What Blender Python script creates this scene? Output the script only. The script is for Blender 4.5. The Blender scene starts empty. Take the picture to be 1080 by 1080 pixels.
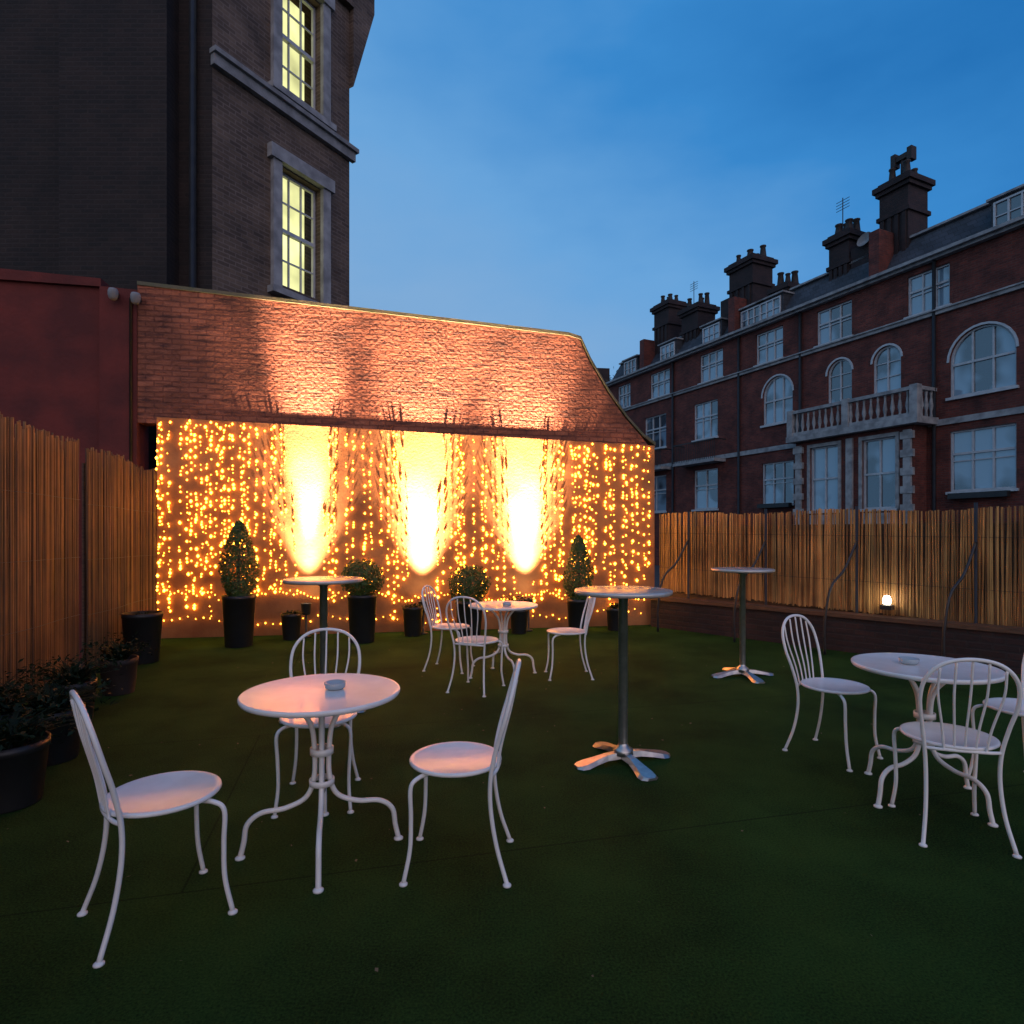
import bpy, bmesh, math, random
from mathutils import Vector, Matrix
random.seed(7)
S=bpy.context.scene
S.view_settings.view_transform='Standard'; S.view_settings.look='None'; S.view_settings.exposure=0
COL=S.collection
# ------------------------------------------------------------------ materials
def nt(name):
    m=bpy.data.materials.new(name); m.use_nodes=True
    n=m.node_tree.nodes; l=m.node_tree.links
    return m,n,l,n['Principled BSDF']
def coord(n,l,swap=False):
    tc=n.new('ShaderNodeTexCoord')
    if not swap: return tc.outputs['Object']
    sp=n.new('ShaderNodeSeparateXYZ'); cb=n.new('ShaderNodeCombineXYZ'); ad=n.new('ShaderNodeMath'); ad.operation='ADD'
    l.new(tc.outputs['Object'],sp.inputs[0]); l.new(sp.outputs[0],ad.inputs[0]); l.new(sp.outputs[1],ad.inputs[1])
    l.new(ad.outputs[0],cb.inputs[0]); l.new(sp.outputs[2],cb.inputs[1])
    return cb.outputs[0]
def mat(name,c1,c2=None,scale=6,rough=.6,metal=0,bump=0,bscale=40,detail=6,stretch=None,spec=.5,p0=.35,p1=.65,bdist=.02):
    m,n,l,b=nt(name)
    b.inputs['Roughness'].default_value=rough; b.inputs['Metallic'].default_value=metal
    b.inputs['Specular IOR Level'].default_value=spec
    c2=c2 or tuple(x*.8 for x in c1)
    co=coord(n,l)
    if stretch:
        mp=n.new('ShaderNodeMapping'); mp.inputs['Scale'].default_value=stretch; l.new(co,mp.inputs[0]); co=mp.outputs[0]
    t=n.new('ShaderNodeTexNoise'); t.inputs['Scale'].default_value=scale; t.inputs['Detail'].default_value=detail
    l.new(co,t.inputs['Vector'])
    r=n.new('ShaderNodeValToRGB'); r.color_ramp.elements[0].position=p0; r.color_ramp.elements[1].position=p1
    r.color_ramp.elements[0].color=(*c1,1); r.color_ramp.elements[1].color=(*c2,1)
    l.new(t.outputs[0],r.inputs[0]); l.new(r.outputs[0],b.inputs['Base Color'])
    if bump:
        t2=n.new('ShaderNodeTexNoise'); t2.inputs['Scale'].default_value=bscale; t2.inputs['Detail'].default_value=8
        l.new(co,t2.inputs['Vector'])
        bp=n.new('ShaderNodeBump'); bp.inputs['Strength'].default_value=bump; bp.inputs['Distance'].default_value=bdist
        l.new(t2.outputs[0],bp.inputs['Height']); l.new(bp.outputs[0],b.inputs['Normal'])
    return m
def brickmat(name,c1,c2,mortar,bump=.5,bw=.225,bh=.075,ms=.012,noise=.5,dist=.012,blotch=None,squash=.15):
    m,n,l,b=nt(name); b.inputs['Roughness'].default_value=.85
    co=coord(n,l,True)
    nz=n.new('ShaderNodeTexNoise'); nz.inputs['Scale'].default_value=3; l.new(co,nz.inputs['Vector'])
    vm=n.new('ShaderNodeVectorMath'); vm.operation='MULTIPLY_ADD'; vm.inputs[1].default_value=(.03*squash*4,.03*squash*4,0)
    l.new(nz.outputs['Color'],vm.inputs[0]); l.new(co,vm.inputs[2])
    t=n.new('ShaderNodeTexBrick'); t.inputs['Scale'].default_value=1
    t.inputs['Brick Width'].default_value=bw; t.inputs['Row Height'].default_value=bh; t.inputs['Mortar Size'].default_value=ms
    t.inputs['Mortar Smooth'].default_value=.3
    t.inputs['Color1'].default_value=(*c1,1); t.inputs['Color2'].default_value=(*c2,1); t.inputs['Mortar'].default_value=(*mortar,1)
    l.new(vm.outputs[0],t.inputs['Vector'])
    n2=n.new('ShaderNodeTexNoise'); n2.inputs['Scale'].default_value=1.3; n2.inputs['Detail'].default_value=8; n2.inputs['Roughness'].default_value=.65; l.new(co,n2.inputs['Vector'])
    mr=n.new('ShaderNodeMapRange'); mr.inputs[1].default_value=.3; mr.inputs[2].default_value=.7; mr.inputs[3].default_value=1-noise; mr.inputs[4].default_value=1+noise*.4
    l.new(n2.outputs[0],mr.inputs[0])
    mx=n.new('ShaderNodeMix'); mx.data_type='RGBA'; mx.blend_type='MULTIPLY'; mx.inputs[0].default_value=1
    l.new(t.outputs[0],mx.inputs[6]); l.new(mr.outputs[0],mx.inputs[7])
    out=mx.outputs[2]
    if blotch:   # dark horizontal weather stains / spalled joints
        mp=n.new('ShaderNodeMapping'); mp.inputs['Scale'].default_value=(2.6,15,1); l.new(co,mp.inputs[0])
        n4=n.new('ShaderNodeTexNoise'); n4.inputs['Scale'].default_value=1; n4.inputs['Detail'].default_value=5; l.new(mp.outputs[0],n4.inputs['Vector'])
        r4=n.new('ShaderNodeMapRange'); r4.inputs[1].default_value=.52; r4.inputs[2].default_value=.66; r4.inputs[3].default_value=0; r4.inputs[4].default_value=.8; l.new(n4.outputs[0],r4.inputs[0])
        m4=n.new('ShaderNodeMix'); m4.data_type='RGBA'; m4.inputs[7].default_value=(*blotch,1); l.new(r4.outputs[0],m4.inputs[0]); l.new(out,m4.inputs[6]); out=m4.outputs[2]
    l.new(out,b.inputs['Base Color'])
    n3=n.new('ShaderNodeTexNoise'); n3.inputs['Scale'].default_value=22; n3.inputs['Detail'].default_value=8; l.new(co,n3.inputs['Vector'])
    ma=n.new('ShaderNodeMath'); ma.operation='MULTIPLY_ADD'; ma.inputs[1].default_value=-1; l.new(t.outputs[1],ma.inputs[0]); l.new(n3.outputs[0],ma.inputs[2])
    bp=n.new('ShaderNodeBump'); bp.inputs['Strength'].default_value=bump; bp.inputs['Distance'].default_value=dist
    l.new(ma.outputs[0],bp.inputs['Height']); l.new(bp.outputs[0],b.inputs['Normal'])
    return m
def emis(name,c,s,noise=None):
    m=bpy.data.materials.new(name); m.use_nodes=True; n=m.node_tree.nodes; l=m.node_tree.links; n.clear()
    e=n.new('ShaderNodeEmission'); e.inputs[0].default_value=(*c,1); e.inputs[1].default_value=s
    o=n.new('ShaderNodeOutputMaterial'); l.new(e.outputs[0],o.inputs[0])
    if noise:
        tc=n.new('ShaderNodeTexCoord'); t=n.new('ShaderNodeTexNoise'); t.inputs['Scale'].default_value=noise; l.new(tc.outputs['Object'],t.inputs['Vector'])
        mr=n.new('ShaderNodeMapRange'); mr.inputs[1].default_value=.3; mr.inputs[2].default_value=.7; mr.inputs[3].default_value=s*.45; mr.inputs[4].default_value=s*1.15
        l.new(t.outputs[0],mr.inputs[0]); l.new(mr.outputs[0],e.inputs[1])
    return m
M={}
M['white']=mat('white_paint',(.88,.84,.79),(.80,.76,.71),rough=.2,scale=9)
M['alu']=mat('brushed_steel',(.55,.53,.5),(.42,.40,.38),rough=.32,metal=.9,scale=20)
M['topalu']=mat('bar_top',(.68,.62,.55),(.56,.50,.44),rough=.22,metal=.35,scale=14)
M['wood']=mat('timber',(.13,.065,.032),(.07,.035,.02),scale=8,stretch=(1,1,6))
M['stone']=mat('stone_trim',(.36,.36,.36),(.20,.20,.205),scale=4,rough=.8,bump=.2)
M['greystone']=mat('grey_stone',(.27,.27,.27),(.17,.17,.17),scale=5,rough=.8,bump=.3)
M['frame']=mat('window_paint',(.50,.52,.54),(.40,.42,.44),rough=.45)
M['slate']=brickmat('slate',(.04,.045,.055),(.065,.07,.085),(.02,.02,.02),bw=.3,bh=.2,ms=.008)
M['mbrick']=brickmat('mansion_brick',(.19,.036,.022),(.10,.021,.015),(.12,.05,.04),noise=.65)
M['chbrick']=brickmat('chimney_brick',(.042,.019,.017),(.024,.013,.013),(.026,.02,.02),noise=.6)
M['gbrick']=brickmat('stock_brick',(.155,.105,.072),(.085,.057,.042),(.17,.125,.10),noise=.6)
M['dbrick']=brickmat('old_dark_brick',(.022,.012,.009),(.011,.007,.006),(.026,.017,.013),noise=.6)
M['ubrick']=brickmat('painted_brick',(.44,.135,.068),(.33,.095,.045),(.27,.075,.04),bump=1,ms=.010,bw=.225,bh=.075,dist=.03,noise=.65,squash=.3,blotch=(.07,.02,.014))
M['render']=mat('painted_render',(.50,.19,.06),(.34,.115,.035),scale=3,rough=.8,bump=.4,bscale=25,bdist=.01)
M['redwall']=mat('red_painted_wall',(.15,.021,.014),(.085,.013,.010),scale=2.2,rough=.85,bump=.5,bscale=18)
M['dark']=mat('dark_metal',(.016,.016,.018),(.025,.025,.025),rough=.45)
M['pot']=mat('black_planter',(.010,.010,.012),(.018,.017,.017),rough=.45,scale=3)
M['clay']=mat('dark_clay',(.035,.022,.017),(.02,.014,.012),rough=.7)
M['soil']=mat('soil',(.03,.02,.012),(.015,.01,.008),bump=.6,scale=30)
M['leaf']=mat('leaf',(.008,.022,.006),(.005,.012,.004),scale=9,rough=.7,spec=.2)
M['leaf2']=mat('box_leaf',(.055,.12,.018),(.025,.06,.011),scale=14,rough=.5)
M['treeleaf']=mat('distant_leaf',(.02,.035,.018),(.01,.02,.01),scale=3)
M['bark']=mat('bark',(.05,.035,.025),(.03,.02,.015),bump=.5)
M['asphalt']=mat('asphalt',(.05,.05,.052),(.035,.035,.037),scale=2,rough=.9)
M['wire']=mat('cable',(.2,.12,.05),(.12,.08,.04))
M['fairy']=emis('fairy_bulb',(1,.42,.03),22)
M['lens']=emis('lamp_lens',(1,.8,.5),60)
M['litroom']=emis('lit_room',(.93,.93,.42),1.3,1.6)
M['glassdish']=mat('ashtray_glass',(.45,.5,.52),(.35,.4,.42),rough=.08)
m,n,l,b=nt('window_glass'); b.inputs['Roughness'].default_value=.06; b.inputs['Specular IOR Level'].default_value=1; b.inputs['IOR'].default_value=1.8
t=n.new('ShaderNodeTexNoise'); t.inputs['Scale'].default_value=.6; l.new(coord(n,l),t.inputs['Vector'])
r=n.new('ShaderNodeValToRGB'); r.color_ramp.elements[0].position=.44; r.color_ramp.elements[1].position=.52
r.color_ramp.elements[0].color=(.03,.05,.07,1); r.color_ramp.elements[1].color=(.20,.31,.40,1)
l.new(t.outputs[0],r.inputs[0]); l.new(r.outputs[0],b.inputs['Base Color']); M['glass']=m
def bamboo(name,ca,cb_):
    m,n,l,b=nt(name); b.inputs['Roughness'].default_value=.6
    a=n.new('ShaderNodeAttribute'); a.attribute_name='cane'
    t=n.new('ShaderNodeTexNoise'); t.inputs['Scale'].default_value=1; t.inputs['Detail'].default_value=6
    mp=n.new('ShaderNodeMapping'); mp.inputs['Scale'].default_value=(14,14,2.2); l.new(coord(n,l),mp.inputs[0]); l.new(mp.outputs[0],t.inputs['Vector'])
    mx=n.new('ShaderNodeMath'); mx.operation='MULTIPLY_ADD'; mx.inputs[1].default_value=.75; l.new(a.outputs['Fac'],mx.inputs[0])
    m2=n.new('ShaderNodeMath'); m2.operation='MULTIPLY_ADD'; m2.inputs[1].default_value=.9; m2.inputs[2].default_value=-.33; l.new(t.outputs[0],m2.inputs[0]); l.new(m2.outputs[0],mx.inputs[2])
    r=n.new('ShaderNodeValToRGB'); r.color_ramp.elements[0].color=(*ca,1); r.color_ramp.elements[1].color=(*cb_,1)
    l.new(mx.outputs[0],r.inputs[0])
    # large patches of weathering along the screen
    t3=n.new('ShaderNodeTexNoise'); t3.inputs['Scale'].default_value=1.4; t3.inputs['Detail'].default_value=4; l.new(coord(n,l),t3.inputs['Vector'])
    mr=n.new('ShaderNodeMapRange'); mr.inputs[1].default_value=.35; mr.inputs[2].default_value=.65; mr.inputs[3].default_value=.5; mr.inputs[4].default_value=1.1; l.new(t3.outputs[0],mr.inputs[0])
    mm=n.new('ShaderNodeMix'); mm.data_type='RGBA'; mm.blend_type='MULTIPLY'; mm.inputs[0].default_value=1; l.new(r.outputs[0],mm.inputs[6]); l.new(mr.outputs[0],mm.inputs[7])
    l.new(mm.outputs[2],b.inputs['Base Color']); return m
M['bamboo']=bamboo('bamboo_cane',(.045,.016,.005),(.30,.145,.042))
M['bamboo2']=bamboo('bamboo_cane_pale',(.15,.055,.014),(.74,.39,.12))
# turf
m,n,l,b=nt('artificial_turf'); b.inputs['Roughness'].default_value=.9; b.inputs['Specular IOR Level'].default_value=.06
co=coord(n,l)
t=n.new('ShaderNodeTexNoise'); t.inputs['Scale'].default_value=1.1; t.inputs['Detail'].default_value=6; t.inputs['Roughness'].default_value=.6; l.new(co,t.inputs['Vector'])
t2=n.new('ShaderNodeTexNoise'); t2.inputs['Scale'].default_value=110; t2.inputs['Detail'].default_value=4; t2.inputs['Roughness'].default_value=.7; l.new(co,t2.inputs['Vector'])
ma=n.new('ShaderNodeMath'); ma.operation='MULTIPLY_ADD'; ma.inputs[1].default_value=.8; l.new(t2.outputs[0],ma.inputs[0]); 
mb=n.new('ShaderNodeMath'); mb.operation='MULTIPLY_ADD'; mb.inputs[1].default_value=.55; mb.inputs[2].default_value=-.1; l.new(t.outputs[0],mb.inputs[0]); l.new(mb.outputs[0],ma.inputs[2])
r=n.new('ShaderNodeValToRGB'); r.color_ramp.elements[0].position=.40; r.color_ramp.elements[1].position=.76
r.color_ramp.elements[0].color=(.0045,.016,.004,1); r.color_ramp.elements[1].color=(.040,.105,.020,1); l.new(ma.outputs[0],r.inputs[0])
mp=n.new('ShaderNodeMapping'); mp.inputs['Rotation'].default_value=(0,0,math.radians(-14)); mp.inputs['Location'].default_value=(.7,-.73,0); l.new(co,mp.inputs[0])
bk=n.new('ShaderNodeTexBrick'); bk.inputs['Scale'].default_value=1; bk.inputs['Brick Width'].default_value=12; bk.inputs['Row Height'].default_value=2; bk.inputs['Mortar Size'].default_value=.007; bk.inputs['Mortar Smooth'].default_value=.6
l.new(mp.outputs[0],bk.inputs['Vector'])
sc=n.new('ShaderNodeMath'); sc.operation='MULTIPLY'; sc.inputs[1].default_value=.55; l.new(bk.outputs[1],sc.inputs[0])
mx=n.new('ShaderNodeMix'); mx.data_type='RGBA'; mx.inputs[7].default_value=(.003,.009,.004,1); l.new(sc.outputs[0],mx.inputs[0]); l.new(r.outputs[0],mx.inputs[6]); l.new(mx.outputs[2],b.inputs['Base Color'])
bp=n.new('ShaderNodeBump'); bp.inputs['Strength'].default_value=1; bp.inputs['Distance'].default_value=.015; l.new(t2.outputs[0],bp.inputs['Height']); l.new(bp.outputs[0],b.inputs['Normal'])
M['turf']=m
# ------------------------------------------------------------------ mesh helpers
def link(o,parent=None):
    COL.objects.link(o)
    if parent: o.parent=parent
    return o
def empty(name,loc=(0,0,0),rz=0):
    o=bpy.data.objects.new(name,None); o.location=loc; o.rotation_euler=(0,0,rz); o.empty_display_size=.2; return link(o)
def obj(name,bm,material,parent=None,loc=(0,0,0),rz=0,smooth=False):
    me=bpy.data.meshes.new(name); 
    if smooth:
        for f in bm.faces: f.smooth=True
    bm.to_mesh(me); bm.free()
    o=bpy.data.objects.new(name,me); o.location=loc; o.rotation_euler=(0,0,rz)
    for mm in (material if isinstance(material,list) else [material]): me.materials.append(mm)
    return link(o,parent)
def box(bm,x0,x1,y0,y1,z0,z1,mi=0):
    v=[bm.verts.new(p) for p in [(x0,y0,z0),(x1,y0,z0),(x1,y1,z0),(x0,y1,z0),(x0,y0,z1),(x1,y0,z1),(x1,y1,z1),(x0,y1,z1)]]
    for q in [(0,3,2,1),(4,5,6,7),(0,1,5,4),(1,2,6,5),(2,3,7,6),(3,0,4,7)]:
        f=bm.faces.new([v[i] for i in q]); f.material_index=mi
def cat(pts,sub=6):
    P=[Vector(p) for p in pts]; out=[]
    for i in range(len(P)-1):
        a=P[i-1] if i else P[0]*2-P[1]; b_=P[i]; c=P[i+1]; d=P[i+2] if i+2<len(P) else c*2-b_
        for k in range(sub):
            t=k/sub
            out.append(.5*((2*b_)+(c-a)*t+(2*a-5*b_+4*c-d)*t*t+(3*b_-a-3*c+d)*t**3))
    out.append(P[-1]); return out
def tube(bm,pts,r,seg=8,smoothpts=True,sub=6,mi=0):
    P=cat(pts,sub) if smoothpts else [Vector(p) for p in pts]
    rings=[]; up=None
    for i,p in enumerate(P):
        d=(P[min(i+1,len(P)-1)]-P[max(i-1,0)]).normalized()
        if up is None:
            up=d.orthogonal().normalized()
        up=(up-d*up.dot(d)).normalized(); s=d.cross(up)
        rr=r(i/(len(P)-1)) if callable(r) else r
        rings.append([bm.verts.new(p+(up*math.cos(2*math.pi*k/seg)+s*math.sin(2*math.pi*k/seg))*rr) for k in range(seg)])
    for a,b_ in zip(rings,rings[1:]):
        for k in range(seg):
            f=bm.faces.new([a[k],a[(k+1)%seg],b_[(k+1)%seg],b_[k]]); f.smooth=True; f.material_index=mi
    for rg in (rings[0],rings[-1]):
        try:
            f=bm.faces.new(rg); f.material_index=mi
        except: pass
def lathe(bm,prof,cx=0,cy=0,seg=32,mi=0,smooth=True):
    rings=[]
    for r,z in prof:
        if r<1e-5: rings.append([bm.verts.new((cx,cy,z))])
        else: rings.append([bm.verts.new((cx+r*math.cos(2*math.pi*k/seg),cy+r*math.sin(2*math.pi*k/seg),z)) for k in range(seg)])
    for a,b_ in zip(rings,rings[1:]):
        for k in range(seg):
            q=[a[k%len(a)],a[(k+1)%len(a)],b_[(k+1)%len(b_)],b_[k%len(b_)]]
            q=[v for i,v in enumerate(q) if v not in q[:i]]
            if len(q)>2:
                f=bm.faces.new(q); f.smooth=smooth; f.material_index=mi
# ------------------------------------------------------------------ furniture
def chair(x,y,fx,fy):
    rz=math.atan2(fy,fx)-math.pi/2
    e=empty('bistro_chair',(x,y,0),rz)
    bm=bmesh.new(); lathe(bm,[(0,.447),(.19,.447),(.2,.45),(.205,.456),(.203,.464),(.195,.467),(.18,.462),(0,.457)],seg=40)
    obj('seat',bm,M['white'],e)
    bm=bmesh.new()
    for s in (-1,1):
        tube(bm,[(s*.11,.08,.44),(s*.165,.135,.435),(s*.187,.165,.40),(s*.182,.165,.28),(s*.178,.17,.14),(s*.19,.195,.006)],.0095)
        lathe(bm,[(0,0),(.018,0),(.018,.006),(.010,.012),(0,.012)],s*.19,.195,seg=12)
        lathe(bm,[(0,0),(.018,0),(.018,.006),(.010,.012),(0,.012)],s*.185,-.235,seg=12)
    tube(bm,[(.11,.08,.44),(0,.07,.44),(-.11,.08,.44)],.007)
    obj('front_legs',bm,M['white'],e)
    bm=bmesh.new()
    tube(bm,[(-.185,-.235,.006),(-.16,-.19,.15),(-.15,-.165,.3),(-.155,-.165,.43),(-.175,-.19,.56),(-.195,-.225,.68),(-.18,-.255,.79),(-.11,-.275,.865),(0,-.283,.888),(.11,-.275,.865),(.18,-.255,.79),(.195,-.225,.68),(.175,-.19,.56),(.155,-.165,.43),(.15,-.165,.3),(.16,-.19,.15),(.185,-.235,.006)],.0095)
    tube(bm,[(-.155,-.165,.44),(-.1,-.185,.443),(0,-.195,.445),(.1,-.185,.443),(.155,-.165,.44)],.008)
    obj('back_frame',bm,M['white'],e)
    bm=bmesh.new()
    for t,top in ((-1,.845),(-.5,.875),(0,.885),(.5,.875),(1,.845)):
        tube(bm,[(t*.085,-.19,.445),(t*.1,-.21,.56),(t*.13,-.25,.72),(t*.13,-.275,top-.005)],.0055,seg=6)
    obj('back_spindles',bm,M['white'],e)
    return e
def table(x,y,rot=0,dish=True):
    e=empty('bistro_table',(x,y,0),rot)
    bm=bmesh.new(); lathe(bm,[(0,.706),(.345,.706),(.352,.709),(.357,.718),(.357,.726),(.353,.731),(.345,.731),(.33,.728),(0,.728)],seg=64)
    obj('table_top',bm,M['white'],e)
    bm=bmesh.new()
    for k in range(4):
        a=k*math.pi/2; c,s=math.cos(a),math.sin(a)
        pr=[(.2,.700),(.12,.67),(.05,.58),(.032,.45),(.035,.33),(.07,.245),(.16,.205),(.26,.195),(.32,.15),(.335,.07),(.35,.006)]
        tube(bm,[(r*c,r*s,z) for r,z in pr],.012)
        lathe(bm,[(0,0),(.022,0),(.022,.007),(.012,.014),(0,.014)],.35*c,.35*s,seg=12)
    lathe(bm,[(.047,.44),(.053,.44),(.053,.47),(.047,.47)],seg=20)
    lathe(bm,[(.05,.30),(.057,.30),(.057,.325),(.05,.325)],seg=20)
    lathe(bm,[(.0,.695),(.21,.695),(.21,.704),(0,.704)],seg=24)
    obj('pedestal',bm,M['white'],e)
def ashtray(x,y,z):
    bm=bmesh.new(); lathe(bm,[(0,0),(.038,0),(.046,.008),(.05,.03),(.046,.032),(.04,.012),(0,.01)],seg=28)
    obj('ashtray',bm,M['glassdish'],None,(x,y,z))
def bartable(x,y,rot,h=1.1):
    e=empty('bar_table',(x,y,0),rot)
    bm=bmesh.new(); lathe(bm,[(0,h-.028),(.30,h-.028),(.308,h-.022),(.31,h-.012),(.308,h-.002),(.30,h),(0,h)],seg=56); obj('table_top',bm,M['topalu'],e)
    bm=bmesh.new(); lathe(bm,[(.03,.09),(.03,h-.06),(.09,h-.03),(0,h-.03)],seg=24); lathe(bm,[(.0,.05),(.065,.05),(.06,.085),(.036,.10),(.03,.12)],seg=24)
    obj('post',bm,M['alu'],e)
    bm=bmesh.new()
    for k in range(4):
        a=k*math.pi/2; R=Matrix.Rotation(a,3,'Z')
        sec=[(.03,.03,.07,.03),(.12,.03,.062,.028),(.2,.045,.045,.018),(.27,.062,.03,.006),(.31,.058,.022,.004),(.335,.03,.018,.004)]
        prev=None
        for (r,w,zt,zb) in sec:
            cur=[bm.verts.new(R@Vector(p)) for p in [(r,-w,zb),(r,-w*.7,zt),(r,w*.7,zt),(r,w,zb)]]
            if prev:
                for i in range(4):
                    f=bm.faces.new([prev[i],prev[(i+1)%4],cur[(i+1)%4],cur[i]])
            else: bm.faces.new(cur)
            prev=cur
        bm.faces.new(prev)
        p=R@Vector((.29,0,0)); lathe(bm,[(0,0),(.02,0),(.02,.01),(0,.01)],p.x,p.y,seg=10)
    o=obj('star_base',bm,M['alu'],e)
table(-.88,2.83,math.radians(195)); ashtray(-.83,2.87,.730)
table(2.28,3.38,math.radians(200))
table(-.09,6.28,math.radians(20)); ashtray(-.05,6.2,.730)
ashtray(2.22,3.42,.730)
bartable(.71,3.91,math.radians(20)); bartable(2.36,6.26,math.radians(10)); bartable(-1.5,4.87,math.radians(30))
chair(-1.345,2.36,.74,.67)
chair(-.25,2.72,-1,.03)
chair(-1.06,3.36,.15,-1)
chair(2.12,4.02,.56,-.83)
chair(2.16,3.03,.27,.96)
chair(2.95,3.5,-.95,-.2)
chair(-.66,6.6,.95,-.25)
chair(-.33,5.75,.35,.85)
chair(.56,6.27,-1,-.05)
# ------------------------------------------------------------------ terrace floor and ground
bm=bmesh.new()
vs=[bm.verts.new(p) for p in [(-500,-500,-.3),(500,-500,-.3),(500,500,-.3),(-500,500,-.3)]]; bm.faces.new(vs)
obj('ground',bm,M['asphalt'])
bm=bmesh.new()
top=[(-5.0,8.55),(-1.9,-6),(10.5,-6),(10.5,1.2),(2.33,9.86)]
a=[bm.verts.new((x,y,0)) for x,y in top]; b_=[bm.verts.new((x,y,-.28)) for x,y in top]
bm.faces.new(a); 
for i in range(5): bm.faces.new([a[i],b_[i],b_[(i+1)%5],a[(i+1)%5]])
obj('artificial_turf',bm,M['turf'])
bm=bmesh.new()
for _ in range(150):
    x=random.uniform(-3,4); y=random.uniform(1.2,8); a=random.random()*6.28; s=random.uniform(.004,.013)
    c,d=math.cos(a)*s,math.sin(a)*s
    bm.faces.new([bm.verts.new(p) for p in ((x+c,y+d,.006),(x-d*.5,y+c*.5,.009),(x-c,y-d,.005),(x+d*.5,y-c*.5,.004))])
obj('leaf_litter',bm,mat('dry_leaf',(.22,.17,.1),(.12,.08,.04),scale=3))
# ------------------------------------------------------------------ back wall
WA=Vector((-4.94,8.5,0)); WD=Vector((7.22,1.3,0)); WL=WD.length; wr=math.atan2(1.3,7.22)
wall=empty('garden_wall',WA,wr)
def W(s,out,z=0):
    d=WD.normalized(); nrm=Vector((d.y,-d.x,0))
    return WA+d*s+nrm*out+Vector((0,0,z))
bm=bmesh.new()
def prism(bm,poly,y0,y1,mi=0):
    a=[bm.verts.new((x,y0,z)) for x,z in poly]; b_=[bm.verts.new((x,y1,z)) for x,z in poly]; n_=len(poly)
    bm.faces.new(a).material_index=mi; bm.faces.new(b_[::-1]).material_index=mi
    for i in range(n_): bm.faces.new([a[i],b_[i],b_[(i+1)%n_],a[(i+1)%n_]]).material_index=mi
prism(bm,[(0,-.3),(7.34,-.3),(7.34,2.87),(0,3.08)],0,.30)
obj('lower_wall',bm,M['render'],wall)
bm=bmesh.new()
poly=[(-.25,3.0),(7.3,2.8),(7.12,3.02),(6.85,3.3),(6.55,3.7),(6.25,4.18),(6.1,4.5),(5.92,4.55),(-.25,4.9)]
prism(bm,poly,.018,.32)
obj('upper_wall',bm,M['ubrick'],wall)
bm=bmesh.new()
pts=[(-.25,4.93),(5.92,4.58),(6.12,4.53),(6.28,4.2),(6.58,3.72),(6.88,3.32),(7.15,3.04),(7.36,2.9)]
for p,q in zip(pts,pts[1:]):
    a=[bm.verts.new((p[0],y,p[1]+dz)) for y,dz in ((.0,-.025),(.36,-.025),(.36,.025),(.0,.025))]
    b_=[bm.verts.new((q[0],y,q[1]+dz)) for y,dz in ((.0,-.025),(.36,-.025),(.36,.025),(.0,.025))]
    for i in range(4): bm.faces.new([a[i],b_[i],b_[(i+1)%4],a[(i+1)%4]])
obj('coping',bm,mat('mossy_coping',(.08,.08,.03),(.12,.09,.05),scale=7,bump=.5),wall)
bm=bmesh.new(); prism(bm,[(-6,-.3),(-.25,-.3),(-.25,4.86),(-6,5.1)],.1,.4)
prism(bm,[(-.72,-.3),(-.252,-.3),(-.252,4.83),(-.72,4.85)],0,.097)
prism(bm,[(-6,4.9),(-.72,4.86),(-.72,4.97),(-6,5.16)],.04,.44)
obj('side_wall',bm,M['redwall'],wall)
bm=bmesh.new(); tube(bm,[(-.32,-.02,4.7),(-.32,-.02,2.4)],.02,smoothpts=False); obj('conduit',bm,M['dark'],wall)
for s,zz in ((-.5,4.68),(-.22,4.64)):
    p=W(s,.12,zz); e=empty('security_camera',p,wr)
    bm=bmesh.new(); lathe(bm,[(0,.1),(.05,.1),(.062,.07),(.062,.02),(.05,-.03),(.03,-.05),(0,-.055)],seg=20); obj('dome',bm,M['greystone'],e)
    bm=bmesh.new(); box(bm,-.03,.03,.0,.12,.02,.08); obj('bracket',bm,M['dark'],e)
# ------------------------------------------------------------------ string lights
bm=bmesh.new(); bw=bmesh.new()
def bulb(bm,c,r):
    vs=[bm.verts.new(c+Vector(d)*r) for d in ((1,0,0),(0,1,0),(-1,0,0),(0,-1,0),(0,0,1.3),(0,0,-1.3))]
    for i in range(4):
        bm.faces.new([vs[i],vs[(i+1)%4],vs[4]]); bm.faces.new([vs[(i+1)%4],vs[i],vs[5]])
s=.03
UP=(2.03,3.66,5.22)
while s<7.3:
    ztop=3.03-.0285*s+random.uniform(-.07,.02)
    zb=random.uniform(.08,.5) if random.random()<.3 else random.uniform(.5,1.0)
    pts=[]; z=ztop; sx=s; dr=0
    while z>zb:
        dr=dr*.85+random.uniform(-.010,.010)
        pts.append((sx+dr,-.008-random.random()*.006,z))
        z-=random.choice((.035,.05,.07,.10,.13,.17))
    core=min(abs(s-u) for u in UP)
    if len(pts)>1 and core>.3: tube(bw,pts,.0008,seg=3,smoothpts=False)
    for p in pts:
        if core<.12+.12*(p[2]-.4)/2: continue      # bulbs left out inside each beam, imitating glare that washes them out
        if random.random()<.94: bulb(bm,Vector((p[0]+random.uniform(-.012,.012),p[1]-.006,p[2])),random.choice((.006,.009,.011,.014,.02)))
    s+=random.choice((.04,.055,.075,.10,.15))
for k in range(150):
    x=k/150*7.2; bulb(bm,Vector((x,-.03,.62-.02*x+.05*math.sin(x*5)+random.uniform(-.05,.05))),random.choice((.007,.01)))
for k in range(70):
    x=k/70*7.2; bulb(bm,Vector((x,-.03,.22+.05*math.sin(x*3)+random.uniform(-.06,.06))),random.choice((.006,.009)))
sl=empty('string_lights',WA,wr)
obj('bulbs',bm,M['fairy'],sl); obj('cables',bw,M['wire'],sl)
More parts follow.
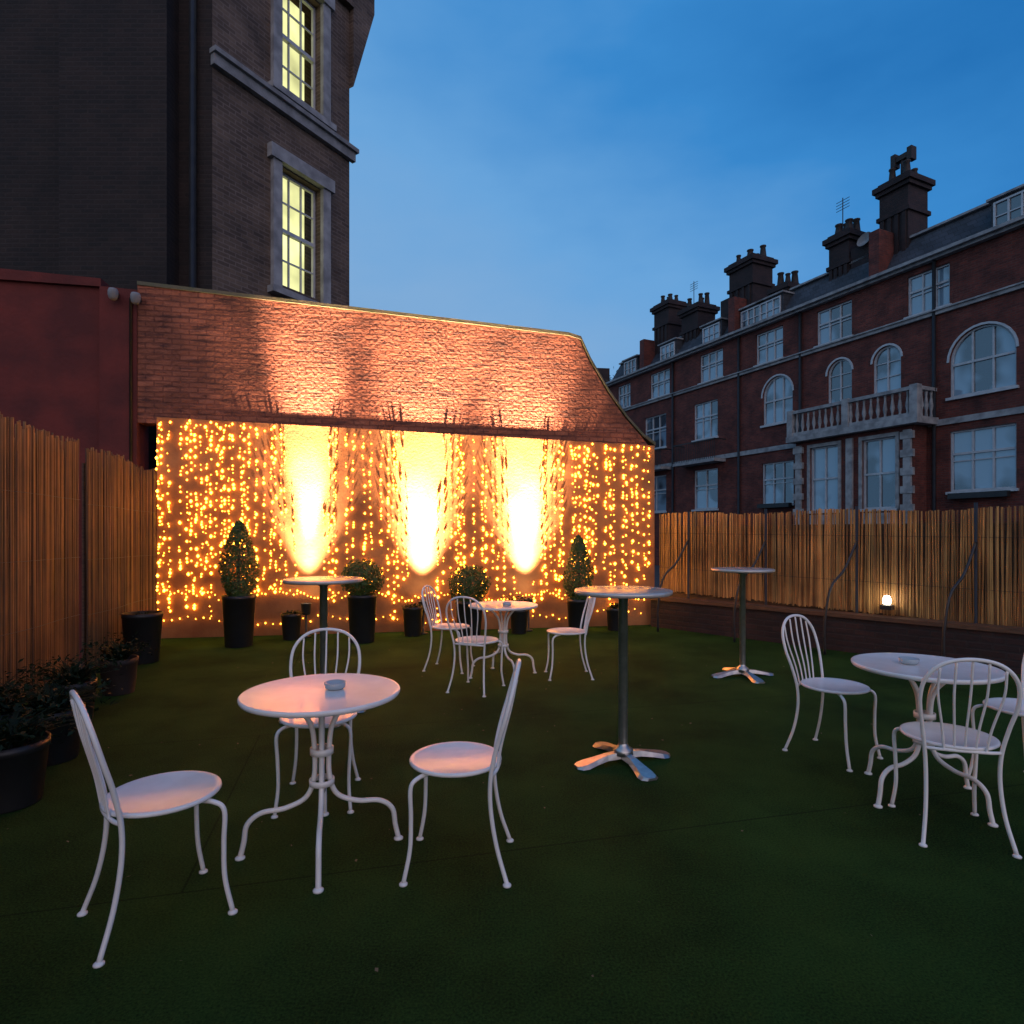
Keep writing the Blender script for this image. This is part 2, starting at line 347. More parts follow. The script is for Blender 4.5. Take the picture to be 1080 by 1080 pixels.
# ------------------------------------------------------------------ uplights
def uplight(s,core,cang,spill,sang,out=.26,tilt=4.5):
    p=W(s,out,.42); e=empty('wall_uplight',p,wr)
    bm=bmesh.new(); lathe(bm,[(0,-.1),(.05,-.1),(.06,-.08),(.07,.05),(.075,.055),(.068,.06),(.062,.04)],seg=24)
    box(bm,-.015,.015,0,out-.02,-.06,-.03); lathe(bm,[(0,-.42),(.07,-.42),(.07,-.40),(.02,-.39),(.018,-.1)],seg=16)
    obj('housing',bm,M['dark'],e)
    bm=bmesh.new(); lathe(bm,[(0,.045),(.058,.045)],seg=24); obj('lens',bm,M['lens'],e)
    for nm,pw,ag,tl in (('beam',core,cang,tilt),('beam_spill',spill,sang,tilt)):
        L=bpy.data.lights.new(nm,'SPOT'); L.energy=pw; L.color=(1,.68,.43); L.spot_size=math.radians(ag); L.spot_blend=1; L.shadow_soft_size=.05
        o=bpy.data.objects.new(nm,L); link(o,e); o.location=(0,0,.07); o.rotation_euler=(math.radians(180)+math.radians(-tl),0,0)
    return e
uplight(UP[0],20000,24,2600,56); uplight(UP[1],17000,33,3400,60); uplight(UP[2],17000,33,3400,60)
# ------------------------------------------------------------------ bamboo fences
def fence(name,p0,p1,h0,h1,b0,b1,matk,cw=.013,wires=(.25,.5,.75),jit=.03,wav=.03):
    P0=Vector((*p0,0)); P1=Vector((*p1,0)); D=P1-P0; L=D.length; rz=math.atan2(D.y,D.x)
    e=empty(name,P0,rz); bm=bmesh.new(); lay=bm.loops.layers.float_color.new('cane')
    x=0
    ph=random.random()*6
    while x<L:
        w=cw*random.uniform(.6,1.5); t=x/L; c=random.random()**1.2
        top=h0+(h1-h0)*t+random.uniform(-jit,jit)*(2 if random.random()<.1 else 1)+.02*math.sin(x*3); bot=b0+(b1-b0)*t+random.uniform(-.02,.01)
        yo=wav*math.sin(x*4.1+ph)*.5+random.uniform(-.006,.006); lean=random.uniform(-.012,.012)
        prof=[(-w/2,0),(-w*.3,w*.42),(w*.3,w*.42),(w/2,0),(w*.3,-w*.42),(-w*.3,-w*.42)]
        rows=[]
        for zi,z in enumerate((bot,bot+(top-bot)*.5,top)):
            sw=(0,random.uniform(-.004,.004),0)[zi]
            rows.append([bm.verts.new((x+w/2+a+lean*zi+sw,yo+b2+sw,z)) for a,b2 in prof])
        for ra,rb in zip(rows,rows[1:]):
            for i in range(6):
                f=bm.faces.new([ra[i],ra[(i+1)%6],rb[(i+1)%6],rb[i]])
                for lp in f.loops: lp[lay]=(c,c,c,1)
        f=bm.faces.new(rows[2]); 
        for lp in f.loops: lp[lay]=(c,c,c,1)
        x+=w*1.02
    o=obj('canes',bm,matk,e)
    bm=bmesh.new()
    for wv in wires:
        pts=[(xx,wav*math.sin(xx*4.1+ph)*.5+sd*.012,b0+(b1-b0)*xx/L+((h0-b0)+((h1-b1)-(h0-b0))*xx/L)*wv) for sd in (1,) for xx in [i*L/60 for i in range(61)]]
        for sd in (-1,1):
            tube(bm,[(a,b2+sd*.012-.012,c) for a,b2,c in pts],.0025,seg=4,smoothpts=False)
    obj('binding_wire',bm,M['dark'],e)
    bm=bmesh.new(); box(bm,0,L,.04,.06,min(b0,b1)-.0,min(h0,h1)-.12); obj('backing_boards',bm,M['wood'],e)
    return e
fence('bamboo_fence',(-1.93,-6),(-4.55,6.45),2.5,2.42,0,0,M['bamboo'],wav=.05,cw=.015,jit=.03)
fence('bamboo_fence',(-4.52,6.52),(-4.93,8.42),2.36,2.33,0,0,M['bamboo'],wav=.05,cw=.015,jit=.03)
RA=Vector((2.36,9.78,0)); RB=Vector((9.2,2.43,0)); RD=(RB-RA); RL=RD.length
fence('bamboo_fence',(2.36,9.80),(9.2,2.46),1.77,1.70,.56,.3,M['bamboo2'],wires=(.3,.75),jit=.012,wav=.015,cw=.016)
rr=math.atan2(RD.y,RD.x)
par=empty('parapet_wall',RA,rr)
bm=bmesh.new()
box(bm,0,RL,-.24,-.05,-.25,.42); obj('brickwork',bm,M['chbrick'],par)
bm=bmesh.new(); box(bm,0,RL,-.27,-.03,.422,.47); obj('timber_cap',bm,M['wood'],par)
for s in (.55,1.75,2.9,4.1,5.0,6.6,8.2):
    e=empty('fence_brace',RA+RD.normalized()*s,rr)
    bm=bmesh.new(); tube(bm,[(0,-.055,.47),(0,-.055,1.80)],.018,seg=8,smoothpts=False)
    tube(bm,[(0,-.06,1.36),(-.06,-.30,1.02),(-.14,-.52,.8),(-.18,-.6,.4),(-.18,-.6,.0)],.016,seg=8)
    obj('steel_stay',bm,M['dark'],e)
lp=RA+RD.normalized()*3.25
e=empty('bulkhead_lamp',lp,rr); bm=bmesh.new(); lathe(bm,[(0,.0),(.04,.01),(.045,.06),(.03,.10),(0,.11)],seg=16); obj('globe',bm,emis('bulkhead_glow',(1,.92,.72),16),e,(0,-.12,.61))
bm=bmesh.new(); box(bm,-.06,.06,-.17,-.04,.55,.605); obj('bracket',bm,M['dark'],e)
# ------------------------------------------------------------------ planting
def leafcloud(bm,fn,n,size,mi=0):
    for _ in range(n):
        p,nr=fn()
        nr=(nr+Vector((random.gauss(0,.5),random.gauss(0,.5),random.gauss(0,.5)))).normalized()
        t=nr.orthogonal().normalized(); t=(Matrix.Rotation(random.random()*6.28,3,nr)@t); u=nr.cross(t); s=size*random.uniform(.6,1.4)
        vs=[bm.verts.new(p+t*s),bm.verts.new(p+u*s*.5+nr*s*.15),bm.verts.new(p-t*s),bm.verts.new(p-u*s*.5+nr*s*.15)]
        bm.faces.new(vs).material_index=mi
def cone_fn(z0,h,r):
    def fn():
        t=random.random()**1.3; a=random.random()*6.283
        prof=r*(math.sin(min(1,(t+.12)*1.7)*math.pi/2)*(1-t)**.62)*1.12
        rad=prof*random.uniform(.72,1.08)*(1+.08*math.sin(a*3+t*9))+.01
        return Vector((rad*math.cos(a),rad*math.sin(a),z0+t*h)),Vector((math.cos(a),math.sin(a),.35))
    return fn
def ball_fn(z0,r):
    def fn():
        v=Vector((random.gauss(0,1),random.gauss(0,1),random.gauss(0,1))).normalized()
        k=random.uniform(.75,1.08)*(1+.07*math.sin(v.x*7+v.z*5))
        return Vector((v.x*r*k,v.y*r*k,z0+v.z*r*.92*k)),v
    return fn
def potprof(h,r): return [(0,0),(r*.82,0),(r*.84,.01),(r,h-.05),(r*1.04,h-.045),(r*1.04,h),(r*.93,h),(r*.9,h-.05),(0,h-.05)]
def topiary(x,y,kind,ph,pr,h,r):
    e=empty('potted_topiary',(x,y,0),random.random()*6)
    bm=bmesh.new(); lathe(bm,potprof(ph,pr),seg=32); obj('planter',bm,M['pot'],e)
    bm=bmesh.new(); tube(bm,[(0,0,ph-.06),(.01,0,ph+.2),(0,0,ph+h*.6)],.02); obj('trunk',bm,M['bark'],e)
    bm=bmesh.new()
    if kind=='cone': leafcloud(bm,cone_fn(ph-.02,h,r),5200,.018)
    else: leafcloud(bm,ball_fn(ph+r*.8,r),4200,.018)
    obj('foliage',bm,M['leaf2'],e)
topiary(-3.55,7.95,'cone',.66,.20,.98,.27)
topiary(-2.02,8.25,'ball',.64,.19,0,.27)
topiary(-.6,8.6,'ball',.52,.19,0,.28)
topiary(.98,9.0,'cone',.50,.17,.95,.25)
def potplant(x,y,ph,pr,kind,n=260,hh=.35,mk='pot'):
    e=empty('potted_plant',(x,y,0),random.random()*6)
    bm=bmesh.new(); lathe(bm,potprof(ph,pr),seg=28); obj('pot',bm,M[mk],e)
    bm=bmesh.new(); lathe(bm,[(pr*.9,ph-.045),(0,ph-.03)],seg=20); obj('soil',bm,M['soil'],e)
    bm=bmesh.new()
    for _ in range(n):
        a=random.random()*6.283; l_=hh*random.uniform(.4,1); sp=pr*random.uniform(.3,1.7)
        b0=Vector((pr*.5*math.cos(a)*random.random(),pr*.5*math.sin(a)*random.random(),ph-.04))
        c=Vector((math.cos(a),math.sin(a),0)); t=Vector((-c.y,c.x,0))
        m1=b0+c*sp*.4+Vector((0,0,l_*.75)); m2=b0+c*sp+Vector((0,0,l_*(1 if kind else .6)))
        w=.006+.008*random.random()
        v=[bm.verts.new(q) for q in (b0-t*w*.5,b0+t*w*.5,m1+t*w,m1-t*w)]; bm.faces.new(v)
        bm.faces.new([v[3],v[2],bm.verts.new(m2)])
        if kind==1:
            leafcloud(bm,lambda:(m2+Vector((random.gauss(0,.03),random.gauss(0,.03),random.gauss(0,.03))),Vector((0,0,1))),3,.02)
    obj('foliage',bm,M['leaf'],e)
potplant(-3.05,8.45,.36,.13,0,60,.1); potplant(-1.42,8.75,.42,.14,0,60,.1); potplant(.1,8.95,.36,.13,1,90,.2); potplant(1.55,9.25,.34,.12,0,60,.15)
potplant(-4.2,6.95,.56,.2,0,20,.06); potplant(-3.6,5.6,.32,.15,1,80,.2,'clay')
potplant(-3.35,4.65,.34,.16,1,110,.18); potplant(-2.98,3.95,.33,.18,1,130,.18); potplant(-2.72,3.3,.34,.18,1,140,.17); potplant(-3.25,3.75,.36,.19,1,160,.2)
# ------------------------------------------------------------------ facade tool
def facade(bm,x0,x1,z0,z1,holes,depth=.14,y=0):
    xs=sorted({x0,x1,*[h[0] for h in holes],*[h[1] for h in holes]}); zs=sorted({z0,z1,*[h[2] for h in holes],*[h[3] for h in holes]})
    xs=[v for v in xs if x0<=v<=x1]; zs=[v for v in zs if z0<=v<=z1]
    for i in range(len(xs)-1):
        for j in range(len(zs)-1):
            cx=(xs[i]+xs[i+1])/2; cz=(zs[j]+zs[j+1])/2
            if any(h[0]<cx<h[1] and h[2]<cz<h[3] for h in holes): continue
            v=[bm.verts.new(p) for p in ((xs[i],y,zs[j]),(xs[i+1],y,zs[j]),(xs[i+1],y,zs[j+1]),(xs[i],y,zs[j+1]))]; bm.faces.new(v[::-1])
    for h in holes:
        a,b2,c,d=h[:4]; yy=y-depth
        for q in (((a,y,c),(a,yy,c),(a,yy,d),(a,y,d)),((b2,y,c),(b2,y,d),(b2,yy,d),(b2,yy,c)),((a,y,c),(b2,y,c),(b2,yy,c),(a,yy,c)),((a,y,d),(a,yy,d),(b2,yy,d),(b2,y,d))):
            bm.faces.new([bm.verts.new(p) for p in q])
        if len(h)>4 and h[4]:
            r=(b2-a)/2; cx=(a+b2)/2; k=h[4]; zc=d-r*k; N=10
            for sd in (-1,1):
                for i in range(N):
                    t0=math.pi/2*i/N; t1=math.pi/2*(i+1)/N
                    p0=(cx+sd*r*math.cos(t0),zc+r*k*math.sin(t0)); p1=(cx+sd*r*math.cos(t1),zc+r*k*math.sin(t1))
                    e0=(cx+sd*r,d) 
                    bm.faces.new([bm.verts.new((px,y-.001,pz)) for px,pz in (p0,p1,e0)])
                    bm.faces.new([bm.verts.new(q) for q in ((p0[0],y,p0[1]),(p1[0],y,p1[1]),(p1[0],yy,p1[1]),(p0[0],yy,p0[1]))])
def window(fr,gl,h,depth=.14,y=0,cols=2,rows=2,sash=True,t=.06,sill=True,transom=None):
    a,b2,c,d=h[:4]; yy=y-depth
    gl.faces.new([gl.verts.new(p) for p in ((a,yy+.012,c),(a,yy+.012,d),(b2,yy+.012,d),(b2,yy+.012,c))])
    f0,f1=yy+.014,yy+.07
    box(fr,a,a+t,f0,f1,c,d); box(fr,b2-t,b2,f0,f1,c,d); box(fr,a+t,b2-t,f0,f1,c,c+t); 
    box(fr,a+t,b2-t,f0,f1,d-t,d)
    iw=(b2-a)-2*t; ih=(d-c)-2*t
    for i in range(1,cols): x=a+t+iw*i/cols; box(fr,x-t*.45,x+t*.45,f0+.003,f1-.005,c+t,d-t)
    for j in range(1,rows): z=c+t+ih*j/rows; box(fr,a+t,b2-t,f0+.006,f1-.009,z-t*.3,z+t*.3)
    if transom:
        z=c+(d-c)*transom; box(fr,a+t,b2-t,f0-.002,f1+.006,z-t*.6,z+t*.6)
    if len(h)>4 and h[4]:
        r=(b2-a)/2; cx=(a+b2)/2; k=h[4]; zc=d-r*k; N=14
        for i in range(N):
            t0=math.pi*i/N; t1=math.pi*(i+1)/N
            for (ra,rb,ya,yb) in ((r-t,r,f0+.001,f1+.004),(r*1.0+.01,r*1.0+.08,y+.001,y+.03)):
                P=[(cx+ra*math.cos(t0),zc+ra*k*math.sin(t0)),(cx+rb*math.cos(t0),zc+rb*k*math.sin(t0)),(cx+rb*math.cos(t1),zc+rb*k*math.sin(t1)),(cx+ra*math.cos(t1),zc+ra*k*math.sin(t1))]
                v0=[fr.verts.new((px,yb,pz)) for px,pz in P]; v1=[fr.verts.new((px,ya,pz)) for px,pz in P]
                fr.faces.new(v0); 
                for q in range(4): fr.faces.new([v0[q],v1[q],v1[(q+1)%4],v0[(q+1)%4]])
    if sill: box(fr,a-.08,b2+.08,y+.002,y+.09,c-.09,c-.002)
# ------------------------------------------------------------------ mansion block
mz=math.atan2(.9078,-.4194)
man=empty('mansion_block',(15.44,18.44,0),mz)
walls=bmesh.new(); fr=bmesh.new(); gl=bmesh.new(); st=bmesh.new(); sl_=bmesh.new(); dk=bmesh.new()
H=[]
def addw(c,w,z0,z1,arch=0,cols=2,rows=2,transom=None):
    h=(c-w/2,c+w/2,z0,z1,arch); H.append(h); window(fr,gl,h,cols=cols,rows=rows,transom=transom)
X1=22.6
for c,w in ((-6.5,1.7),(-2.9,1.9),(1.15,1.9)):
    addw(c,w,2.85,4.85,0,3,2,.62); addw(c,w,5.97,8.1,1,3,2,.5)
for c in (4.25,6.15): addw(c,1.05,6.6,8.3,1,2,3)
addw(9.15,1.7,2.75,4.6,0,3,2,.6); addw(9.15,1.6,6.3,8.35,1,3,2,.5)
for c,w in ((13.6,1.7),(17.6,1.9),(20.9,1.3)):
    addw(c,w,2.7,4.7,0,2,2,.6); addw(c,w,6.25,8.1,0,3,2,.6)
for c,w in ((-4.6,1.4),(-1.0,1.4),(2.8,1.4),(6.4,1.55),(9.6,1.5),(13.2,1.6),(17.2,1.7),(20.6,1.3)):
    addw(c,w,9.1,10.5,0,3,2,.6)
facade(walls,-9,X1,-.3,10.75,H)
box(walls,-9,X1,-9,-.6,-.3,10.7)
box(walls,X1-.005,X1,-.6,0,-.3,10.75)
for z0,z1,o in ((5.1,5.3,.07),(8.86,8.98,.10),(8.98,9.03,.16)):
    segs=[(-9,X1)] if z0>6 else [(-9,2.75),(7.55,X1)]
    for a,b2 in segs: box(st,a,b2,.002,o,z0,z1)
box(st,-9,X1+.1,.002,.22,10.72,10.82); box(st,-9,X1+.15,-.3,.36,10.822,10.93)
def slopebox(bm,x0,x1,ya,za,yb,zb,yc):
    P=[(ya,za),(yb,zb),(yc,zb),(yc,za)]
    a=[bm.verts.new((x0,y,z)) for y,z in P]; b2=[bm.verts.new((x1,y,z)) for y,z in P]
    bm.faces.new(a); bm.faces.new(b2[::-1])
    for i in range(4): bm.faces.new([a[i],b2[i],b2[(i+1)%4],a[(i+1)%4]])
slopebox(sl_,-9,X1,-.25,10.94,-1.15,12.35,-8.5)
box(st,-9,X1,-1.3,-1.0,12.352,12.43)
for c in (-5.5,-3.2,.4,9.9,11.0,13.6,17.0,20.5):
    w=1.2; box(sl_,c-w/2-.1,c+w/2+.1,-1.6,-.42,10.95,12.1); box(st,c-w/2-.18,c+w/2+.18,-1.6,-.3,12.102,12.17)
    window(fr,gl,(c-w/2,c+w/2,11.05,12.0),depth=0,y=-.415,cols=3,rows=2,sill=False)
for c in (4.77,11.9,18.9): 
    box(walls,c-.2,c+.2,-8.5,-.05,10.94,12.75)
BX0,BX1,BO=2.8,7.5,.8
bh=[]
for c in (4.0,6.2):
    h=(c-.62,c+.62,2.35,4.85,0); bh.append(h); window(fr,gl,h,y=BO,cols=2,rows=2,transom=.5)
facade(walls,BX0,BX1,-.3,5.15,bh,y=BO)
box(walls,BX0,BX0+.01,.0,BO,-.3,5.15); box(walls,BX1-.01,BX1,.0,BO,-.3,5.15)
for c in (BX0+.16,5.1,BX1-.16):
    box(st,c-.13,c+.13,BO+.002,BO+.09,-.3,5.0)
    if c!=5.1:
        for k in range(8): box(st,c-.22,c+.22,BO+.003,BO+.11,.35+k*.62,.60+k*.62)
for h in bh:
    box(st,h[0]-.12,h[0]-.001,BO+.001,BO+.05,2.3,4.98); box(st,h[1]+.001,h[1]+.12,BO+.001,BO+.05,2.3,4.98); box(st,h[0]-.001,h[1]+.001,BO+.001,BO+.05,4.851,4.98); box(st,h[0]-.0,h[1]+.0,BO+.001,BO+.04,.5,2.2)
box(st,BX0-.35,BX1+.2,.0,BO+.35,5.152,5.38)
box(st,BX0-.3,BX1+.15,BO+.08,BO+.3,6.28,6.40); box(st,BX0-.3,BX1+.15,BO+.1,BO+.28,5.382,5.52)
box(st,BX0-.3,BX0-.1,.0,BO+.08,6.28,6.40)
x=BX0-.2
while x<BX1+.1:
    lathe(st,[(.05,5.52),(.035,5.6),(.075,5.78),(.03,6.1),(.05,6.28)],x,BO+.19,seg=8); x+=.26
for yy in (.15,.42,.68): lathe(st,[(.05,5.42),(.035,5.6),(.075,5.78),(.03,6.1),(.05,6.28)],BX0-.2,yy,seg=8)
for x in (BX0-.2,5.1,BX1+.05): box(st,x-.13,x+.13,BO+.06,BO+.32,5.39,6.44)
for a,b2 in ((12.2,15.2),(16.2,19.0)):
    box(st,a,b2,.0,.75,4.95,5.1); box(dk,a,b2,.70,.74,6.0,6.05); x=a
    while x<b2: box(dk,x,x+.02,.71,.73,5.1,6.0); x+=.13
    for k in (a,b2-.03): box(dk,k,k+.03,0,.7,6.0,6.05)
box(st,12.5,15.0,.002,.3,5.101,5.16)
for c in (-.6,2.55,7.9,11.3,16.0): tube(dk,[(c,.08,-.2),(c,.08,10.7)],.06,seg=8,smoothpts=False)
for c in (1.15,9.15,-2.9): box(dk,c-.85,c+.85,.1,.3,2.6,2.78)
obj('brick_walls',walls,M['mbrick'],man); obj('window_frames',fr,M['frame'],man); obj('window_glass',gl,M['glass'],man); obj('stone_trim',st,M['stone'],man); obj('slate_roof',sl_,M['slate'],man); obj('ironwork',dk,M['dark'],man)
ch=bmesh.new(); pt=bmesh.new()
def chim(c,w,zt,yc=-1.5,d=1.0,pots=3,z0=10.9):
    box(ch,c-w/2,c+w/2,yc-d/2,yc+d/2,z0,zt-.55)
    box(ch,c-w/2-.08,c+w/2+.08,yc-d/2-.08,yc+d/2+.08,zt-1.5,zt-1.35)
    box(ch,c-w/2-.1,c+w/2+.1,yc-d/2-.1,yc+d/2+.1,zt-.549,zt-.4); box(ch,c-w/2-.18,c+w/2+.18,yc-d/2-.18,yc+d/2+.18,zt-.399,zt-.2); box(ch,c-w/2-.04,c+w/2+.04,yc-d/2-.04,yc+d/2+.04,zt-.199,zt-.08)
    for k in range(4): 
        xx=c-w/2+w*(k+.5)/4; box(ch,xx-.07,xx+.07,yc+d/2+.001,yc+d/2+.06,z0+.3,zt-1.52)
    for i in range(pots):
        for yy in (-.22,.22):
            hh=random.uniform(-.15,.2); rw=random.uniform(.85,1.25)
            if random.random()<.12: continue
            lathe(pt,[(.15*rw,zt-.09),(.13*rw,zt+.1),(.1*rw,zt+.32+hh),(.13*rw,zt+.35+hh),(.13*rw,zt+.4+hh),(.0,zt+.4+hh)],c-w/2+w*(i+.5)/pots,yc+yy,seg=10)
chim(4.6,1.1,14.9,pots=2,d=1.15); chim(6.9,.9,13.9,pots=2,d=1.1); chim(12.1,1.5,14.9,pots=4,d=1.3); chim(18.2,1.3,14.9,pots=2,d=1.2); chim(15.8,1.3,13.9,pots=3,d=1.2); chim(9.9,.8,12.9,pots=2)
box(ch,5.3,6.4,-2.2,-1.0,10.94,12.9); box(ch,12.9,13.6,-2.2,-1.0,10.94,13.3)
tube(pt,[(4.6,-1.5,15.0),(4.6,-1.5,15.75)],.09,smoothpts=False); box(pt,4.3,4.9,-1.62,-1.38,15.65,15.85); box(pt,4.2,4.38,-1.65,-1.35,15.5,15.98); box(pt,4.82,5.0,-1.65,-1.35,15.5,15.98)
for c,zt in ((6.9,15.3),(15.8,15.2)):
    tube(pt,[(c,-1.2,13.8),(c,-1.2,zt)],.02,smoothpts=False,seg=5)
    for k in range(4): tube(pt,[(c-.3,-1.2,zt-.1-.12*k),(c+.3,-1.2,zt-.1-.12*k)],.012,smoothpts=False,seg=4)
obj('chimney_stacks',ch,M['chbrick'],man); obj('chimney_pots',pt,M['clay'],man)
bm=bmesh.new(); lathe(bm,[(0,0),(.2,.03),(.3,.12)],seg=20); o=obj('satellite_dish',bm,M['greystone'],man,(5.75,-1.0,13.0)); o.rotation_euler=(math.radians(-70),0,0)
# ------------------------------------------------------------------ distant block & tree
far=empty('terraced_house',(4.6,43,0),math.radians(180+8))
bm=bmesh.new(); fr=bmesh.new(); gl=bmesh.new(); H=[]
for i in range(5):
    for z0 in (3,6.3,8.8):
        h=(-1+i*2.4,.2+i*2.4,z0,z0+1.7,0); H.append(h); window(fr,gl,h,y=0)
facade(bm,-3,12,-.3,11.3,H); box(bm,-3,12,-8,-.3,-.3,11.28); box(bm,-2.8,-1.3,-3,-1.5,11.281,13.6); box(bm,3,4.2,-3,-1.5,11.281,13.0)
obj('brick_walls',bm,M['chbrick'],far); obj('window_frames',fr,M['greystone'],far); obj('window_glass',gl,M['glass'],far)
def tree(x,y,h,r,n=9000):
    e=empty('street_tree',(x,y,-.3)); bm=bmesh.new(); tube(bm,[(0,0,0),(.1,0,h*.35),(0,.1,h*.6)],lambda t:.28-.14*t,seg=10)
    cl=[]
    for i in range(16):
        a=random.random()*6.28; rr_=r*random.uniform(.3,.85); z=h*random.uniform(.5,.95)
        c=Vector((rr_*math.cos(a),rr_*math.sin(a),z)); tube(bm,[(0,0,h*.4),c*.5+Vector((0,0,h*.28)),c],lambda t:.1-.08*t,seg=6); cl.append((c,r*random.uniform(.2,.42)))
    obj('trunk_and_limbs',bm,M['bark'],e); bm=bmesh.new()
    def fn():
        c,q=random.choice(cl); v=Vector((random.gauss(0,1),random.gauss(0,1),random.gauss(0,.8)))
        return c+v*q*.5,v.normalized()
    leafcloud(bm,fn,n,.16); obj('crown',bm,M['treeleaf'],e)
tree(8.4,46,14.8,3.2); tree(10.6,50,15.4,3)
# ------------------------------------------------------------------ brick building on the left
bb=empty('brick_building',(-4.9,10,0),0)
bm=bmesh.new(); fr=bmesh.new(); gl=bmesh.new(); st=bmesh.new()
Bx,By=-4.9+.52*3,10+.854*3
ang=math.atan2(-.854,-.52)
cf=bpy.data.objects.new('canted_face',None); link(cf,bb); cf.location=(Bx+4.9,By-10,0); cf.rotation_euler=(0,0,ang)
Hh=[(3-2.24,3-1.3,6.0,8.15,0),(3-2.24,3-1.3,9.62,11.75,0),(3-2.24,3-1.3,13,15,0)]
facade(bm,0,3,-.3,17,Hh,depth=.2)
box(bm,0,2.9,-6,-.9,-.3,17)
obj('brickwork',bm,M['gbrick'],cf)
for i,h in enumerate(Hh):
    a,b2,c,d=h[:4]; yy=-.2
    gl.faces.new([gl.verts.new(p) for p in ((a-.2,yy-.5,c-.3),(a-.2,yy-.5,d+.3),(b2+.2,yy-.5,d+.3),(b2+.2,yy-.5,c-.3))])
    t=.05; f0,f1=yy,yy+.06
    box(fr,a,a+t,f0,f1,c,d); box(fr,b2-t,b2,f0,f1,c,d); box(fr,a+t,b2-t,f0,f1,c,c+t); box(fr,a+t,b2-t,f0,f1,d-t,d)
    zm=(c+d)/2; box(fr,a+t,b2-t,f0+.003,f1+.02,zm-.035,zm+.035)
    for k in (1,2): x=a+t+(b2-a-2*t)*k/3; box(fr,x-.014,x+.014,f0+.012,f1-.012,c+t,d-t)
    for z in ((c+zm)/2,(zm+d)/2): box(fr,a+t,b2-t,f0+.015,f1-.015,z-.014,z+.014)
    box(st,a-.19,a-.002,.002,.09,c-.12,d+.02); box(st,b2+.002,b2+.19,.002,.09,c-.12,d+.02); box(st,a-.26,b2+.26,.002,.13,d+.022,d+.26)
    box(st,a-.26,b2+.26,.002,.17,c-.24,c-.122)
obj('window_frames',fr,M['frame'],cf); obj('lit_interior',gl,M['litroom'],cf); obj('window_surrounds',st,M['stone'],cf)
bm=bmesh.new(); box(bm,-.12,3.05,.002,.16,9.28,9.36); box(bm,-.08,3.03,.002,.10,9.1,9.279); obj('string_course',bm,M['greystone'],cf)
bm=bmesh.new(); prism(bm,[(.0,10.6),(-.6,12.5),(-.6,17),(0,17)],-3,.12); prism(bm,[(0,12.2),(2.95,12.2),(2.95,12.45),(0,12.45)],.002,.14)
obj('corbelled_cornice',bm,M['gbrick'],cf)
bm=bmesh.new(); box(bm,-9,-.0,0,6,-.3,17); 
obj('front_wall',bm,M['dbrick'],bb,(0,0.004,0))
bm=bmesh.new(); box(bm,-2.25,-.55,-.35,0,-.3,17); obj('chimney_breast',bm,M['dbrick'],bb,(0,0,0))
bm=bmesh.new(); tube(bm,[(-.28,-.08,4),(-.28,-.08,17)],.055,smoothpts=False); obj('downpipe',bm,M['dark'],bb)
# ------------------------------------------------------------------ sky
w=bpy.data.worlds.new('World'); S.world=w; w.use_nodes=True; n=w.node_tree.nodes; l=w.node_tree.links; n.clear()
tc=n.new('ShaderNodeTexCoord'); sp=n.new('ShaderNodeSeparateXYZ'); l.new(tc.outputs['Generated'],sp.inputs[0])
nz=n.new('ShaderNodeTexNoise'); nz.inputs['Scale'].default_value=2.4; nz.inputs['Detail'].default_value=5; nz.inputs['Roughness'].default_value=.5
mp=n.new('ShaderNodeMapping'); mp.inputs['Scale'].default_value=(1,1,2.4); l.new(tc.outputs['Generated'],mp.inputs[0]); l.new(mp.outputs[0],nz.inputs['Vector'])
mz_=n.new('ShaderNodeMath'); mz_.operation='MULTIPLY'; mz_.inputs[1].default_value=.66; l.new(sp.outputs[2],mz_.inputs[0])
ma=n.new('ShaderNodeMath'); ma.operation='MULTIPLY_ADD'; ma.inputs[1].default_value=.36; l.new(sp.outputs[0],ma.inputs[0]); l.new(mz_.outputs[0],ma.inputs[2])
mb=n.new('ShaderNodeMath'); mb.operation='MULTIPLY_ADD'; mb.inputs[1].default_value=-.34; l.new(nz.outputs[0],mb.inputs[0]); l.new(ma.outputs[0],mb.inputs[2])
mc=n.new('ShaderNodeMath'); mc.operation='ADD'; mc.inputs[1].default_value=.21; l.new(mb.outputs[0],mc.inputs[0])
r=n.new('ShaderNodeValToRGB'); cr=r.color_ramp
cr.elements[0].position=0; cr.elements[0].color=(.20,.40,.66,1)
cr.elements[1].position=1; cr.elements[1].color=(.005,.06,.24,1)
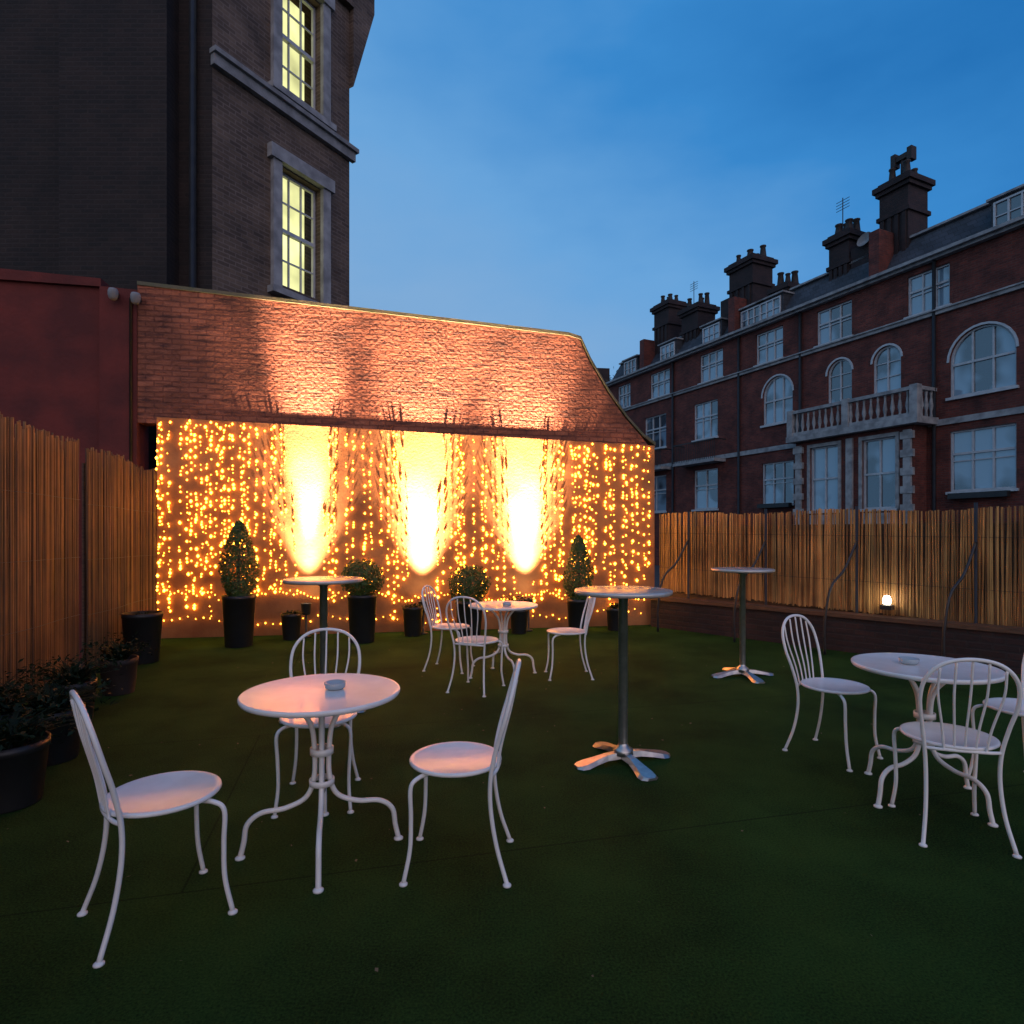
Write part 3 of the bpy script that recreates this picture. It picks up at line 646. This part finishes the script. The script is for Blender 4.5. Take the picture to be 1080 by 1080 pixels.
for p,c in ((.2,(.23,.45,.76)),(.34,(.155,.41,.78)),(.50,(.045,.27,.67)),(.68,(.009,.15,.47))):
    e_=cr.elements.new(p); e_.color=(*c,1)
l.new(mc.outputs[0],r.inputs[0])
# warm fill glow for the near furniture, added low in the sky behind the viewer (same bearing as the sky texture's sun)
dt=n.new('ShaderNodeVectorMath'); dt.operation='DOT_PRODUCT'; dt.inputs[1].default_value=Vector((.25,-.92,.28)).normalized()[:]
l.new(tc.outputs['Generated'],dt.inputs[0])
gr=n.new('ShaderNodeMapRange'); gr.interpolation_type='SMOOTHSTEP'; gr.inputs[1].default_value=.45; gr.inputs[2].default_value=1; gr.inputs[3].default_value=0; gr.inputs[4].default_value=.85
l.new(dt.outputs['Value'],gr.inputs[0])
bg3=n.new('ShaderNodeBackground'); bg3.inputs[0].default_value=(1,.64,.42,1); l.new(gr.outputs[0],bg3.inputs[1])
sk=n.new('ShaderNodeTexSky'); sk.sky_type='NISHITA'; sk.sun_disc=False; sk.sun_elevation=math.radians(-3); sk.sun_rotation=math.radians(165)
bg1=n.new('ShaderNodeBackground'); bg2=n.new('ShaderNodeBackground'); bg1.inputs[1].default_value=.90; bg2.inputs[1].default_value=.03
l.new(r.outputs[0],bg1.inputs[0]); l.new(sk.outputs[0],bg2.inputs[0]); ad=n.new('ShaderNodeAddShader'); l.new(bg1.outputs[0],ad.inputs[0]); l.new(bg2.outputs[0],ad.inputs[1])
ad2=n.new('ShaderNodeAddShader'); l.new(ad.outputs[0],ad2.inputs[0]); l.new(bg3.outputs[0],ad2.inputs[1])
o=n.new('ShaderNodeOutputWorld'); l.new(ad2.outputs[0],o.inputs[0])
# ------------------------------------------------------------------ camera
cam=bpy.data.cameras.new('camera'); co_=bpy.data.objects.new('camera',cam); link(co_); co_.location=(0,0,1.456); co_.rotation_euler=(math.radians(90),0,0)
cam.sensor_width=36; cam.lens=21.5; cam.shift_y=.0213; cam.clip_end=2000; cam.clip_start=.05
S.camera=co_
